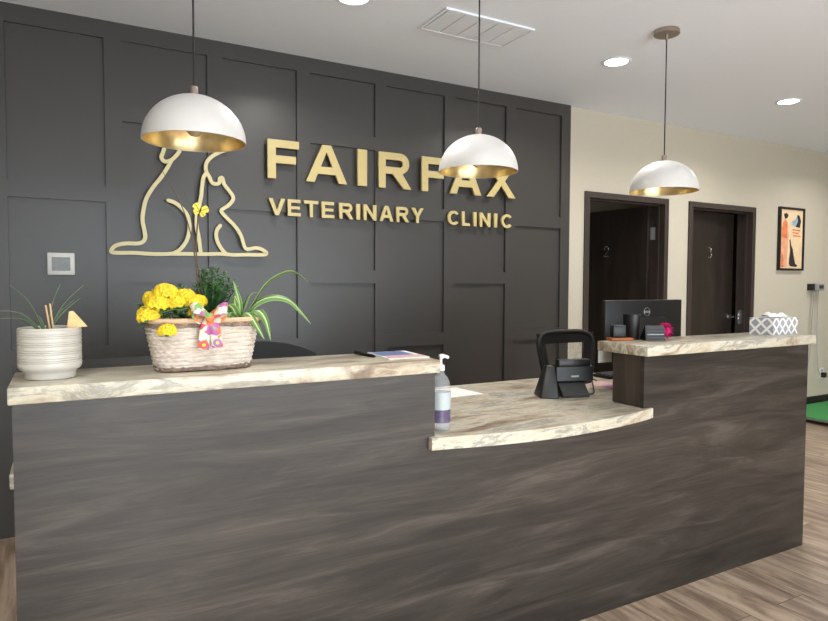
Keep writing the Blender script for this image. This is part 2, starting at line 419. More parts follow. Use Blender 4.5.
# ------------------------------------------------------------------ doors
def number_tube(pts): return MB().tube(smooth_path(pts, 6), .0065, 6)
def door(i, D, hinge_right, ang, digit):
    a, b = D
    m = MB()
    for x0, x1, z0, z1 in ((a, a+FR, 0, DTOP), (b-FR, b, 0, DTOP), (a, b, DTOP, DTOP+FR)):
        m.box(x0, x1, WB-.018, WB, z0, z1, .002)
        m.box(x0, x1, WB+T, WB+T+.018, z0, z1, .002)
    m.box(a+FR-.02, a+FR, WB, WB+T, 0, DTOP); m.box(b-FR, b-FR+.02, WB, WB+T, 0, DTOP); m.box(a+FR-.02, b-FR+.02, WB, WB+T, DTOP, DTOP+.02)
    # stops
    ys = WB+T-.06
    m.box(a+FR, a+FR+.012, ys-.03, ys, 0, DTOP); m.box(b-FR-.012, b-FR, ys-.03, ys, 0, DTOP); m.box(a+FR, b-FR, ys-.03, ys, DTOP-.012, DTOP)
    root = struct(m.build('door_%d' % i, 'door_frame'))
    wd = b-a-2*FR-.006
    hx = (b-FR-.003) if hinge_right else (a+FR+.003)
    hy = WB+T+.006
    rz = -ang if hinge_right else ang      # swings into the room behind
    s = -1 if hinge_right else 1
    leaf = MB().box(min(0, s*wd), max(0, s*wd), -.044, 0, .008, DTOP-.004, .002).build('door_leaf', 'door', root, loc=(hx, hy, 0), rot=(0, 0, rz))
    ks = MB(); kx = s*(wd-.065)
    for sd in (-1, 1):
        y0 = -.044 if sd < 0 else 0
        ks.tube([(kx, y0, 1.0), (kx, y0+sd*.012, 1.0)], .03, 20)
        ks.tube([(kx, y0+sd*.012, 1.0), (kx, y0+sd*.05, 1.0)], .011, 12)
        ks.tube(smooth_path([(kx, y0+sd*.05, 1.0), (kx-s*.03, y0+sd*.056, 1.0), (kx-s*.11, y0+sd*.05, .995)], 4), [.012]*4+[.010]*4+[.008], 10)
    ks.build('door_handle', 'chrome', leaf, True)
    for hz in (.25, 1.02, 1.78):
        h = MB(); h.box(-.022 if s < 0 else .0, .0 if s < 0 else .022, -.0, .004, hz-.05, hz+.05)
        h.tube([(0, .008, hz-.05), (0, .008, hz+.05)], .008, 10)
        h.build('hinge', 'steel', leaf, True)
    nm = number_tube(digit); nmo = nm.build('door_number', 'chrome', leaf, True, loc=(s*wd*.5, -.05, .33), rot=(0, 0, 0)); nmo.scale = (.8, 1, .8)
    # strike plate and jamb hinge leaves
    jx = a+FR if hinge_right else b-FR
    MB().box(jx-.003, jx+.003, WB+T-.055, WB+T-.015, .93, 1.07).build('strike_plate', 'chrome', root)
    for hz in (.25, 1.02, 1.78):
        MB().box(hx-.006 if hinge_right else hx-.003, hx+.003 if hinge_right else hx+.004, WB+T-.045, WB+T, hz-.055, hz+.055).build('jamb_hinge', 'grey_hinge', root)
    return root
two = [(-.03, 0, 1.655), (-.02, 0, 1.68), (.005, 0, 1.69), (.03, 0, 1.67), (.025, 0, 1.64), (-.005, 0, 1.60), (-.032, 0, 1.572), (0, 0, 1.572), (.036, 0, 1.572)]
three = [(-.03, 0, 1.675), (-.01, 0, 1.69), (.018, 0, 1.685), (.026, 0, 1.66), (.014, 0, 1.637), (-.008, 0, 1.632), (.018, 0, 1.625), (.032, 0, 1.60), (.02, 0, 1.57), (-.008, 0, 1.56), (-.032, 0, 1.578)]
door(1, D1, True, radians(84), two)
door(2, D2, False, radians(6), three)

# ------------------------------------------------------------------ reception counter
CY = 1.829; BY = 2.0
xa, xb, xc, xd = -.11, 1.096, 2.105, 3.285
cnt = thing('reception_counter', 'long grey wood-grain reception desk body with two raised ends and a low middle', 'reception desk', ((xa+xd)/2, 1.9, 0))
def lc(x): return x-(xa+xd)/2
ly = CY-1.9
MB().prism([(lc(xa), 0), (lc(xd), 0), (lc(xd), 1.031), (lc(xc), 1.031), (lc(xc), .768), (lc(xb), .768), (lc(xb), 1.031), (lc(xa), 1.031)], 'y', ly, ly+.02).build('front_panel', 'counter', cnt)
for a, b in ((xa, xb), (xc, xd)):
    for x0, x1 in ((a, a+.018), (b-.018, b)):
        MB().box(lc(x0), lc(x1), ly+.02, BY-1.9, 0 if x0 in (xa,) or x1 == xd else .815, 1.031).build('end_panel', 'counter_end', cnt)
    MB().box(lc(a+.018), lc(b-.018), BY-1.9-.018, BY-1.9, .815, 1.031).build('back_panel', 'counter_end', cnt)
    MB().box(lc(a+.018), lc(b-.018), BY-1.9-.018, BY-1.9, 0, .768).build('back_panel', 'counter_end', cnt)
MB().box(lc(xb-.018), lc(xc+.018), BY-1.9-.018, BY-1.9, 0, .768).build('back_panel', 'counter_end', cnt)
for x in (xa, 1.1, 2.15, xd-.018):
    MB().box(lc(x), lc(x+.018), BY-1.9, 2.62-1.9, 0, .768).build('desk_support', 'counter_end', cnt)
tag(MB().box(-.118, 1.101, 1.80, 2.105, 1.031, 1.074, .004).build('countertop', 'stone', smooth=True), 'left raised stone-look countertop carrying the plant pot and flower basket', 'countertop', 'stone-look countertops')
tag(MB().box(2.09, 3.302, 1.80, 2.08, 1.031, 1.074, .004).build('countertop', 'stone', smooth=True), 'right raised stone-look countertop carrying the tissue box and black pen cup', 'countertop', 'stone-look countertops')
arc = [(2.150, 1.829), (2.150, 1.818)] + [(2.15-(2.15-1.072)*t, 1.818-.076*4*t*(1-t)*(1+.15*(t-.5))-.0*t) for t in [i/20 for i in range(1, 20)]] + [(1.072, 1.806), (1.072, 1.829)]
poly = [(-.13, 2.002), (1.097, 2.002), (1.097, 1.829)] + arc[::-1] + [(2.104, 1.829), (2.104, 2.002), (3.29, 2.002), (3.29, 2.70), (-.13, 2.70)]
tag(MB().prism(poly, 'z', .770, .812, .003).build('countertop', 'stone', smooth=False), 'low stone-look desktop with a curved front edge holding the telephone', 'countertop', 'stone-look countertops')

# ------------------------------------------------------------------ sign letters
def arcpts(cx, cy, rx, ry, a0, a1, n=10): return [(cx+rx*cos(radians(a0+(a1-a0)*i/n)), cy+ry*sin(radians(a0+(a1-a0)*i/n))) for i in range(n+1)]
def glyph(ch, W, H, S):
    """outer loop, holes; W wide, H high, stroke S"""
    V = S*.92
    if ch == 'I': return [[(0, 0), (W, 0), (W, H), (0, H)]]
    if ch == 'F': return [[(0, 0), (S, 0), (S, H*.5-V*.5), (W*.9, H*.5-V*.5), (W*.9, H*.5+V*.5), (S, H*.5+V*.5), (S, H-V), (W, H-V), (W, H), (0, H)]]
    if ch == 'E': return [[(0, 0), (W, 0), (W, V), (S, V), (S, H*.5-V*.45), (W*.93, H*.5-V*.45), (W*.93, H*.5+V*.45), (S, H*.5+V*.45), (S, H-V), (W*.98, H-V), (W*.98, H), (0, H)]]
    if ch == 'T': return [[(W/2-S/2, 0), (W/2+S/2, 0), (W/2+S/2, H-V), (W, H-V), (W, H), (0, H), (0, H-V), (W/2-S/2, H-V)]]
    if ch == 'L': return [[(0, 0), (W, 0), (W, V), (S, V), (S, H), (0, H)]]
    if ch == 'N': return [[(0, 0), (S, 0), (S, H*.66), (W-S, 0), (W, 0), (W, H), (W-S, H), (W-S, H*.34), (S, H), (0, H)]]
    if ch == 'V': return [[(W/2-S*.55, 0), (W/2+S*.55, 0), (W, H), (W-S*1.15, H), (W/2, H*.27), (S*1.15, H), (0, H)]]
    if ch == 'A':
        q = H*.22; r = q+V; f = lambda z: (W/2-S*.58)*z/H
        g = lambda z: S*1.12+(W/2-S*1.12)*z/(H*.82)
        return [[(0, 0), (S*1.12, 0), (g(q), q), (W-g(q), q), (W-S*1.12, 0), (W, 0), (W/2+S*.58, H), (W/2-S*.58, H)],
                [(g(r), r), (W/2, H*.82), (W-g(r), r)]]
    if ch == 'X':
        e = S*1.25; c = S*.62
        return [[(0, 0), (e, 0), (W/2, H*.36), (W-e, 0), (W, 0), (W/2+c, H*.51), (W-W*.03, H), (W-W*.03-e, H), (W/2, H*.66), (W*.03+e, H), (W*.03, H), (W/2-c, H*.51)]]
    if ch == 'Y':
        return [[(W/2-S/2, 0), (W/2+S/2, 0), (W/2+S/2, H*.42), (W, H), (W-S*1.2, H), (W/2, H*.62), (S*1.2, H), (0, H), (W/2-S/2, H*.42)]]
    if ch == 'R':
        b = H*.42; ro = (H-b)/2; cx = W*.93-ro
        out = [(0, 0), (S, 0), (S, b-V*.1), (W*.42, b-V*.1), (W-S*1.15, 0), (W, 0), (W*.74, b*.93)] + arcpts(cx, b+ro, ro, ro, -72, 90) + [(0, H)]
        ri = ro-V
        return [out, [(S, b+V*.9), ] + arcpts(cx, b+V*.9+(H-V-b-V*.9)/2, ri, (H-V-b-V*.9)/2, -90, 90) + [(S, H-V)]]
    if ch == 'C':
        rx, ry = W*.53, H/2
        return [arcpts(rx, ry, rx, ry, 38, 322, 28)+arcpts(rx, ry, rx-S, ry-V, 318, 42, 28)]
def letter(ch, x0, x1, z0, H, S, label, group):
    cu = bpy.data.curves.new('letter', 'CURVE'); cu.dimensions = '2D'; cu.fill_mode = 'BOTH'; cu.extrude = .008; cu.bevel_depth = .0012; cu.bevel_resolution = 1; cu.offset = -.001
    for loop in glyph(ch, x1-x0, H, S):
        sp = cu.splines.new('POLY'); sp.points.add(len(loop)-1)
        for p, q in zip(sp.points, loop): p.co = (q[0], q[1], 0, 1)
        sp.use_cyclic_u = True
    tmp = bpy.data.objects.new('tmp', cu); COL.objects.link(tmp)
    dg = bpy.context.evaluated_depsgraph_get()
    me = bpy.data.meshes.new_from_object(tmp.evaluated_get(dg)); me.name = 'sign_letter'
    bpy.data.objects.remove(tmp); bpy.data.curves.remove(cu)
    me.transform(Matrix.Rotation(radians(90), 4, 'X'))
    bb = bmesh.new(); bb.from_mesh(me)                 # two mounting studs behind each letter
    loop = glyph(ch, x1-x0, H, S)[0]
    for px, pz in (((S*.5 if ch not in 'ATVXYC' else {'A': S*.75, 'T': (x1-x0)/2, 'V': (x1-x0)/2, 'X': S*.8, 'Y': (x1-x0)/2, 'C': S*.5}[ch]), (H*.08 if ch != 'C' else H*.5)),):
        bmesh.ops.create_cone(bb, segments=8, radius1=S*.15, radius2=S*.15, depth=.016, cap_ends=True, matrix=Matrix.Translation((px, .016, pz)) @ Matrix.Rotation(radians(90), 4, 'X'))
    bb.to_mesh(me); bb.free()
    me.materials.clear(); me.materials.append(M['gold'])
    o = bpy.data.objects.new('sign_letter', me); COL.objects.link(o); o.location = (x0, PF-.0235, z0)
    return tag(o, label, 'letter', group)
nth = ['first', 'second', 'third', 'fourth', 'fifth', 'sixth', 'seventh', 'eighth', 'ninth', 'tenth']
for i, (c, a, b) in enumerate([('F', 1.108, 1.306), ('A', 1.350, 1.627), ('I', 1.702, 1.769), ('R', 1.854, 2.100), ('F', 2.182, 2.378), ('A', 2.409, 2.679), ('X', 2.727, 2.990)]):
    letter(c, a, b, 1.962, .236, .051, 'large gold letter %s, %s letter of the big top word on the charcoal wall' % (c, nth[i]), 'large gold sign letters')
for i, (c, a, b) in enumerate([('V', 1.113, 1.216), ('E', 1.232, 1.315), ('T', 1.338, 1.431), ('E', 1.454, 1.539), ('R', 1.573, 1.671), ('I', 1.692, 1.719), ('N', 1.744, 1.837), ('A', 1.861, 1.963), ('R', 1.987, 2.083), ('Y', 2.103, 2.197)]):
    letter(c, a, b, 1.740, .102, .0215, 'small gold letter %s, %s letter of the long lower word VETERINARY' % (c, nth[i]), 'small gold sign letters')
for i, (c, a, b) in enumerate([('C', 2.395, 2.488), ('L', 2.514, 2.582), ('I', 2.613, 2.639), ('N', 2.668, 2.762), ('I', 2.797, 2.823), ('C', 2.862, 2.960)]):
    letter(c, a, b, 1.739, .102, .0215, 'small gold letter %s, %s letter of the short lower word CLINIC' % (c, nth[i]), 'small gold sign letters')

# cat and dog line emblem
STR = [[(0.54, 1.79), (0.573, 1.78), (0.609, 1.753), (0.639, 1.716), (0.652, 1.669), (0.65, 1.62), (0.635, 1.565), (0.602, 1.518), (0.569, 1.496), (0.539, 1.489), (0.461, 1.486), (0.357, 1.49), (0.277, 1.488), (0.244, 1.493), (0.255, 1.518), (0.28, 1.533), (0.323, 1.541), (0.375, 1.542), (0.404, 1.553), (0.416, 1.579), (0.411, 1.622), (0.403, 1.672), (0.409, 1.728), (0.425, 1.792), (0.46, 1.857), (0.503, 1.916), (0.539, 1.976), (0.561, 2.02)],
 [(0.603, 2.071), (0.586, 2.046), (0.561, 2.02), (0.539, 2.008), (0.519, 2.008), (0.506, 2.027), (0.516, 2.058), (0.526, 2.094), (0.545, 2.145), (0.575, 2.185), (0.63, 2.21), (0.70, 2.215), (0.76, 2.195), (0.81, 2.17), (0.86, 2.150), (0.885, 2.130), (0.88, 2.112), (0.839, 2.095), (0.787, 2.063), (0.755, 2.028), (0.746, 1.995), (0.751, 1.965), (0.767, 1.938), (0.779, 1.91), (0.801, 1.902), (0.822, 1.911), (0.825, 1.935), (0.84, 1.94), (0.85, 1.905), (0.874, 1.874), (0.899, 1.84), (0.899, 1.814), (0.873, 1.782), (0.842, 1.76), (0.832, 1.744), (0.864, 1.708), (0.914, 1.658), (0.947, 1.605), (0.973, 1.532), (1.034, 1.537), (1.073, 1.528), (1.1, 1.507), (1.078, 1.497), (0.979, 1.495), (0.873, 1.493), (0.84, 1.515), (0.811, 1.561), (0.801, 1.606), (0.809, 1.64), (0.825, 1.661)],
 [(0.751, 1.965), (0.733, 1.933), (0.725, 1.883), (0.718, 1.824), (0.706, 1.765), (0.693, 1.706), (0.692, 1.648), (0.704, 1.583), (0.713, 1.495)],
 [(0.539, 1.489), (0.618, 1.491), (0.713, 1.492), (0.756, 1.493), (0.82, 1.496), (0.873, 1.493)]]
m = MB(); HW = .0105
for sI, st in enumerate(STR):
    P = smooth_path([(x, 0, z) for x, z in st], 4); n = len(P); rows = []
    yo = PF-.026-.0003*sI
    for i, p in enumerate(P):
        t = (P[min(i+1, n-1)]-P[max(i-1, 0)]).normalized(); sd = Vector((-t.z, 0, t.x))*HW
        rows.append([m.b.verts.new((q.x, y, q.z)) for q, y in ((p-sd, yo), (p+sd, yo), (p+sd, yo+.012), (p-sd, yo+.012))])
    for A, B in zip(rows, rows[1:]):
        for j in range(4): m.b.faces.new((A[j], A[(j+1) % 4], B[(j+1) % 4], B[j]))
    for R, e in ((rows[0], P[0]), (rows[-1], P[-1])):
        m.b.faces.new(R)
        if sI == 3: continue
        m.tube([(e.x, yo+.0001, e.z), (e.x, yo+.012, e.z)], HW, 14)
for x, z in ((.277, 1.488), (.461, 1.486), (.403, 1.672), (.65, 1.62), (.713, 1.492), (.693, 1.70), (.947, 1.605), (1.05, 1.496), (.56, 2.02), (.842, 1.76), (.76, 2.195)):
    m.tube([(x, PF-.016, z), (x, PF, z)], .004, 8)
tag(m.build('wall_emblem', 'pale_gold'), 'pale gold line-art emblem of a sitting dog and cat on the charcoal wall', 'emblem')

# ------------------------------------------------------------------ pendants
def pendant(x, y, label):
    root = thing('pendant_lamp', label, 'pendant lamp', (x, y, CEIL), 0, 'white dome pendant lamps over the counter')
    zr = 1.846-CEIL; R = .184; H = .17
    outer = [(R*cos(a), zr+H*sin(a)) for a in [radians(90*i/22) for i in range(22)]]+[(.012, zr+H)]
    MB().lathe([(0, 0), (.066, 0), (.069, -.004), (.069, -.022), (.066, -.025), (0, -.025)], 40).build('canopy', 'nickel', root, True)
    MB().lathe([(0, -.025), (.008, -.025), (.008, -.05), (0, -.05)], 14).build('cord_grip', 'nickel', root, True)
    MB().tube([(0, 0, -.05), (0, 0, zr+H+.03)], .0035, 8).build('cord', 'cord', root, True)
    MB().lathe([(0, zr+H+.032), (.012, zr+H+.032), (.014, zr+H+.028), (.014, zr+H-.002), (0, zr+H-.002)], 24).build('cap', 'nickel', root, True)
    sh = MB().lathe(outer+[(.012, zr+H-.003)]+[((R-.003)*cos(a), zr+(H-.003)*sin(a)) for a in [radians(90*(21-i)/22+.0) for i in range(0, 22)]], 64, closed=True).build('lamp_shade', 'white', root, True)
    MB().lathe([((R-.0045)*cos(a), zr+.0005+(H-.005)*sin(a)) for a in [radians(90*i/22) for i in range(22)]]+[(.013, zr+H-.005)], 64).build('shade_lining', 'brass', sh, True)
    sk = MB().lathe([(0, zr+H-.006), (.02, zr+H-.006), (.02, zr+H-.05), (.017, zr+H-.054), (0, zr+H-.054)], 20).build('socket', 'brass', root, True)
    bz = zr+.045
    MB().lathe([(.013, zr+H-.05), (.014, bz+.052), (.022, bz+.036), (.028, bz+.018), (.03, bz+.004), (.026, bz-.012), (.015, bz-.022), (0, bz-.026)], 24).build('bulb', 'bulb_glass', sk, True)
    return root
pendant(.442, 2.47, 'white dome pendant with gold lining hanging in front of the dog and cat emblem')
pendant(1.709, 2.47, 'middle white dome pendant hanging in front of the letters AX')
pendant(2.970, 2.47, 'white dome pendant whose round nickel ceiling canopy shows, near the doors')

# ------------------------------------------------------------------ ceiling fittings
can_lab = {1: 'round recessed ceiling light beside the right pendant canopy', 2: 'round recessed ceiling light farthest right, above the framed poster'}
first = None
for i, (x, y) in enumerate(CAN_SPOTS):
    lab = can_lab.get(i)
    if lab is None: lab = 'round recessed ceiling light at the top edge, behind the middle pendant' if i == 0 else 'unseen recessed ceiling light added over the waiting side only to light the room' if i > 3 else 'round recessed ceiling light beyond the right edge of the picture'
    if first is None:
        r = first = thing('recessed_light', lab, 'ceiling light', (x, y, CEIL), 0, 'recessed ceiling lights')
        MB().lathe([(.070, 0), (.092, 0), (.092, -.003), (.088, -.006), (.074, -.006), (.070, -.003)], 40, closed=True).build('trim_ring', 'vent', r, True)
        MB().lathe([(0, -.0005), (.0695, -.0005), (.0695, -.003), (0, -.003)], 40).build('lens', 'lamp_on', r, True)
    else:
        r = copy_tree(first); r.location = (x, y, CEIL); r['label'] = lab
    ld = bpy.data.lights.new('recessed_glow', 'AREA'); ld.shape = 'DISK'; ld.size = .13; ld.energy = CAN_POWER
    ld.color = (1, .96, .91); ld.spread = radians(150)
    lo = bpy.data.objects.new('recessed_glow', ld); COL.objects.link(lo); lo.location = (x, y, CEIL-.012)
# air vent
vt = thing('air_vent', 'white square ceiling air vent with slanted louvre rows above the sign', 'air vent', (2.03, 2.96, CEIL))
MB().box(-.28, .28, -.145, .145, -.004, 0).build('backing', 'vent_gap', vt)
m = MB()
for a in ((-.288, -.272, -.15, .15), (.272, .288, -.15, .15), (-.272, .272, -.15, -.132), (-.272, .272, .132, .15)): m.box(a[0], a[1], a[2], a[3], -.012, 0, .002)
m.build('frame', 'vent', vt)
for i in range(5):
    x0 = -.268+i*.1076; mm = MB()
    mm.box(x0+.003, x0+.1046, -.128, .128, -.011, -.006, .001)
    mm.build('louvre_panel', 'vent', vt)

# ------------------------------------------------------------------ thermostat, picture, wall things
th = thing('thermostat', 'small white wall thermostat with grey screen on the charcoal wall', 'thermostat', (.0035, PF+.014, 1.4235))
MB().box(-.0635, .0635, -.024, 0, -.0585, .0585, .005).build('housing', 'white', th, True)
MB().box(-.043, .043, -.0255, -.02, -.035, .035, .001).build('screen', 'screen', th)

pf = thing('framed_poster', 'tall framed poster with orange figure and black dog shape, right of door 3', 'picture', (6.590, WB, 1.792))
w2, h2 = .216, .322
m = MB()
for a in ((-w2, -w2+.021, -h2, h2), (w2-.021, w2, -h2, h2), (-w2+.021, w2-.021, -h2, -h2+.021), (-w2+.021, w2-.021, h2-.021, h2)): m.box(a[0], a[1], -.03, 0, a[2], a[3], .002)
m.build('frame', 'black', pf)
poster = MB().box(-w2+.015, w2-.015, -.016, -.006, -h2+.015, h2-.015).build('print', plain('poster_cream', srgb(232, 206, 168), .6, var=.07, scale=9), pf)
def patch(pts, mat, y):
    MB().prism(pts, 'y', y-.0008, y).build('printed_shape', mat, poster)
po = plain('poster_orange', srgb(222, 128, 84), .6, var=.25, scale=14); pk = plain('poster_ink', srgb(44, 40, 42), .6); pb = plain('poster_blue_white', srgb(150, 176, 196), .6, var=.3, scale=22); pr_ = plain('poster_rose', srgb(232, 168, 132), .6, var=.15, scale=12)
patch([(-.16, -.29), (-.07, -.29), (-.06, -.1), (-.05, .05), (-.07, .17), (-.12, .22), (-.17, .12), (-.18, -.05)], pr_, -.016)
patch([(-.17, .02), (-.08, .0), (-.075, .14), (-.11, .19), (-.155, .16)], po, -.0168)
patch([(-.12, .205), (-.08, .21), (-.06, .245), (-.1, .265), (-.14, .25)], pk, -.0176)
patch([(-.03, -.01), (-.015, .0), (0, -.06), (.03, -.1), (.06, -.2), (.08, -.25), (.12, -.27), (.1, -.285), (0, -.28), (-.03, -.26), (-.03, -.2), (-.015, -.12)], pk, -.016)
patch([(0, .15), (.05, .13), (.12, .13), (.13, .22), (.1, .25), (.06, .2), (0, .18)], pb, -.016)
patch([(.07, .13), (.14, .12), (.165, .19), (.13, .25), (.09, .25), (.11, .19)], pk, -.0168)
for j, (a, b) in enumerate([(.02, .15), (.02, .13), (.03, .16)]):
    patch([(a, .09-j*.03), (b, .085-j*.03), (b, .10-j*.03), (a, .105-j*.03)], po, -.016)
patch([(-.17, -.29), (-.12, -.29), (-.13, -.2), (-.16, -.12)], po, -.0168)

ws = thing('scale_display', 'small grey scale readout on the wall right of the poster, with hanging cable', 'scale display', (7.00, WB, 1.298))
MB().box(-.075, .02, -.05, -.0005, -.035, .035, .004).build('bracket', 'black_matte', ws)
MB().box(-.02, .12, -.075, -.02, -.036, .038, .006).build('housing', 'grey', ws, True)
MB().box(.02, .1, -.077, -.074, -.015, .02).build('screen', 'dark_grey', ws)
MB().tube(smooth_path([(-.01, -.04, -.036), (-.02, -.03, -.35), (-.05, -.03, -.75), (-.16, -.03, -1.05), (-.3, -.03, -1.17)], 6), .005, 6).build('cable', 'grey', ws, True)
MB().tube(smooth_path([(.075, -.04, -.034), (.08, -.03, -.4), (.1, -.035, -.8), (.14, -.045, -.95)], 6), .0035, 6).build('power_cable', 'grey', ws, True)
ol = thing('wall_outlet', 'white wall outlet with a black plug, low on the beige wall', 'outlet', (7.245, WB, .36))
MB().box(-.038, .038, -.006, 0, -.06, .06, .002).build('cover_plate', 'white', ol)
MB().box(-.02, .03, -.045, -.006, -.045, .01, .004).build('plug', 'black', ol)
MB().box(-.016, .016, -.009, -.006, .018, .042, .001).build('socket', 'grey', ol)
ps = thing('platform_scale', 'low walk-on floor scale with green rubber top against the wall', 'floor scale', (6.9, 3.39, 0))
MB().box(-.68, .68, -.45, .45, .035, .052, .003).build('platform', 'steel', ps)
MB().box(-.672, .672, -.442, .442, .052, .060, .002).build('mat', 'green', ps)
for a in (-.6, .6):
    for b in (-.4, .4): MB().lathe([(0, 0), (.03, 0), (.03, .035), (0, .035)], 20, a, b).build('foot', 'steel', ps, True)

# ------------------------------------------------------------------ office chairs
def chair(x, y, rz, label):
    root = thing('office_chair', label, 'office chair', (x, y, 0), rz)
    # the back stands at +y of the seat... the chair faces -y (towards the counter)
    W = .22; yb = .24
    def back(u, v):        # u -1..1 across, v 0..1 up
        w_ = W*(.66+.36*v); return Vector((u*w_, yb+.05*v-.055*(1-u*u)*0+.03*u*u*-1, .60+.43*v))
    loop = []
    for a in range(0, 360, 10):
        c, s_ = cos(radians(a)), sin(radians(a)); e = .42
        u = math.copysign(abs(c)**e, c); v = .5+.5*math.copysign(abs(s_)**e, s_)
        loop.append(back(u, v))
    loop.append(loop[0]); loop.append(loop[1])
    MB().tube(loop, .016, 10, False).build('back_frame', 'black_matte', root, True)
    m = MB(); G = [[m.b.verts.new(back(-.93+1.86*i/10, .03+.94*j/10)) for i in range(11)] for j in range(11)]
    for j in range(10):
        for i in range(10): m.b.faces.new((G[j][i], G[j][i+1], G[j+1][i+1], G[j+1][i]))
    m.build('back_mesh', 'mesh', root, True)
    m = MB()            # padded band across the top and a lumbar bar
    for v0, v1, t in ((.84, .985, .006), (.0, .34, .012)):
        H_ = [[m.b.verts.new(back(-.96+1.92*i/10, v)+Vector((0, d, 0))) for i in range(11)] for v, d in ((v0, -t), (v1, -t), (v1, t), (v0, t))]
        for j in range(4):
            A, B = H_[j], H_[(j+1) % 4]
            for i in range(10): m.b.faces.new((A[i], A[i+1], B[i+1], B[i]))
        m.b.faces.new([h[0] for h in H_]); m.b.faces.new([h[-1] for h in H_][::-1])
    for s_ in (-1, 1):
        H_ = [[m.b.verts.new(back(s_*u, v)+Vector((0, d, 0))) for v in (.28, .5, .84)] for u, d in ((.72, -.006), (.96, -.006), (.96, .006), (.72, .006))]
        for j in range(4):
            A, B = H_[j], H_[(j+1) % 4]
            for i in range(2): m.b.faces.new((A[i], A[i+1], B[i+1], B[i]))
    m.build('back_band', 'black_matte', root, True)
    MB().box(-.25, .25, -.24, .22, .45, .52, .03).build('seat', 'black_matte', root, True)
    MB().tube(smooth_path([(0, .1, .44), (0, .27, .45), (0, .30, .55), (0, .27, .68)], 5), .022, 8).build('back_bracket', 'black', root, True)
    for s_ in (-1, 1):
        MB().tube(smooth_path([(s_*.22, .0, .46), (s_*.285, 0, .5), (s_*.285, .0, .66)], 4), .014, 8).build('armrest_post', 'black', root, True)
        MB().box(s_*.285-.035, s_*.285+.035, -.13, .13, .66, .685, .01).build('armrest', 'dark_grey', root, True)
    MB().tube([(0, 0, .1), (0, 0, .45)], .026, 14).build('gas_column', 'black', root, True)
    for q in range(5):
        a = 2*pi*q/5+.3
        MB().tube([(0, 0, .13), (.15*cos(a), .15*sin(a), .11), (.30*cos(a), .30*sin(a), .075)], [.024, .02, .016], 8).build('base_arm', 'black', root, True)
        MB().tube([(.30*cos(a)-.02*sin(a), .30*sin(a)+.02*cos(a), .03), (.30*cos(a)+.02*sin(a), .30*sin(a)-.02*cos(a), .03)], .03, 14).build('castor', 'black', root, True)
    return root
c1 = chair(2.70, 2.71, radians(-4), 'black mesh-back office chair behind the telephone on the low desk')

def arm_chair(): pass
c2 = thing('desk_chair', 'black rounded chair back peeking over the counter right of the flower basket', 'office chair', (.80, 2.98, 0), 0, None)
m = MB(); G = []
for d in (0, .07):
    for j in range(9):
        row = []
        for i in range(17):
            u = -1+2*i/16; v = j/8
            ztop = 1.046-.012*u-.055*abs(u)**3.0
            row.append(m.b.verts.new((u*(.30-.02*(1-v)), .05+.05*u*u*-1+(d if d == 0 else .03+.0*v), .55+(ztop-.55)*v)))
        G.append(row)
for L0 in (0, 9):
    for j in range(8):
        for i in range(16): m.b.faces.new((G[L0+j][i], G[L0+j][i+1], G[L0+j+1][i+1], G[L0+j+1][i]))
for i in range(16):
    m.b.faces.new((G[0][i], G[0][i+1], G[9][i+1], G[9][i])); m.b.faces.new((G[8][i], G[8][i+1], G[17][i+1], G[17][i]))
for j in range(8):
    for e in (0, 16): m.b.faces.new((G[j][e], G[j+1][e], G[9+j+1][e], G[9+j][e]))
m.build('backrest', 'black_matte', c2, True)
MB().box(-.27, .27, -.46, .02, .43, .52, .03).build('seat', 'black_matte', c2, True)
MB().tube([(0, .07, .46), (0, .10, .5), (0, .10, .72)], .025, 8).build('back_bracket', 'black', c2, True)
MB().tube([(0, -.2, .1), (0, -.2, .43)], .028, 14).build('gas_column', 'black', c2, True)
for q in range(5):
    a = 2*pi*q/5
    MB().tube([(0, -.2, .12), (.28*cos(a), -.2+.28*sin(a), .06)], [.024, .016], 8).build('base_arm', 'black', c2, True)
    MB().ball((.28*cos(a), -.2+.28*sin(a), .032), .032, 12, 8).build('castor', 'black', c2, True)

# ------------------------------------------------------------------ monitor and desk equipment
mn = thing('computer_monitor', 'black computer monitor seen from behind, rising past the right counter', 'monitor', (2.715, 2.36, .812), radians(0))
bk = MB().box(-.29, .29, 0, .03, .11, .431, .006).build('screen_housing', 'black', mn, True)
MB().box(-.15, .15, -.022, .0, .16, .34, .01).build('rear_bulge', 'black', mn, True)
MB().box(-.28, .28, .030, .0315, .12, .421).build('screen', 'dark_grey', bk)
MB().box(-.035, .035, -.03, -.022, .0, .25, .004).build('stand_neck', 'black', mn)
MB().box(-.12, .12, -.12, .08, 0, .012, .004).build('stand_base', 'black', mn)
lg = MB()
lx, lz = .012, .368
lg.tube([(lx+.022*cos(a), -.001, lz+.022*sin(a)) for a in [2*pi*i/28 for i in range(30)]], .0018, 6, False)
def strokes(mb, pts): mb.tube([(x, -.001, z) for x, z in pts], .0012, 5)
for ox, ch in ((-.016, 'D'), (-.007, 'E'), (.001, 'L'), (.009, 'L')):
    q = lambda *pp: strokes(lg, [(lx+ox+a*.007, lz-.006+b*.012) for a, b in pp])
    if ch == 'D': q((0, 0), (0, 1), (.6, .95), (1, .5), (.6, .05), (0, 0))
    elif ch == 'E': q((.9, 1), (0, .85), (0, .1), (.9, .25)); q((0, .5), (.9, .65))
    else: q((0, 1), (0, 0), (.8, 0))
lg.build('logo', 'steel', bk, True)

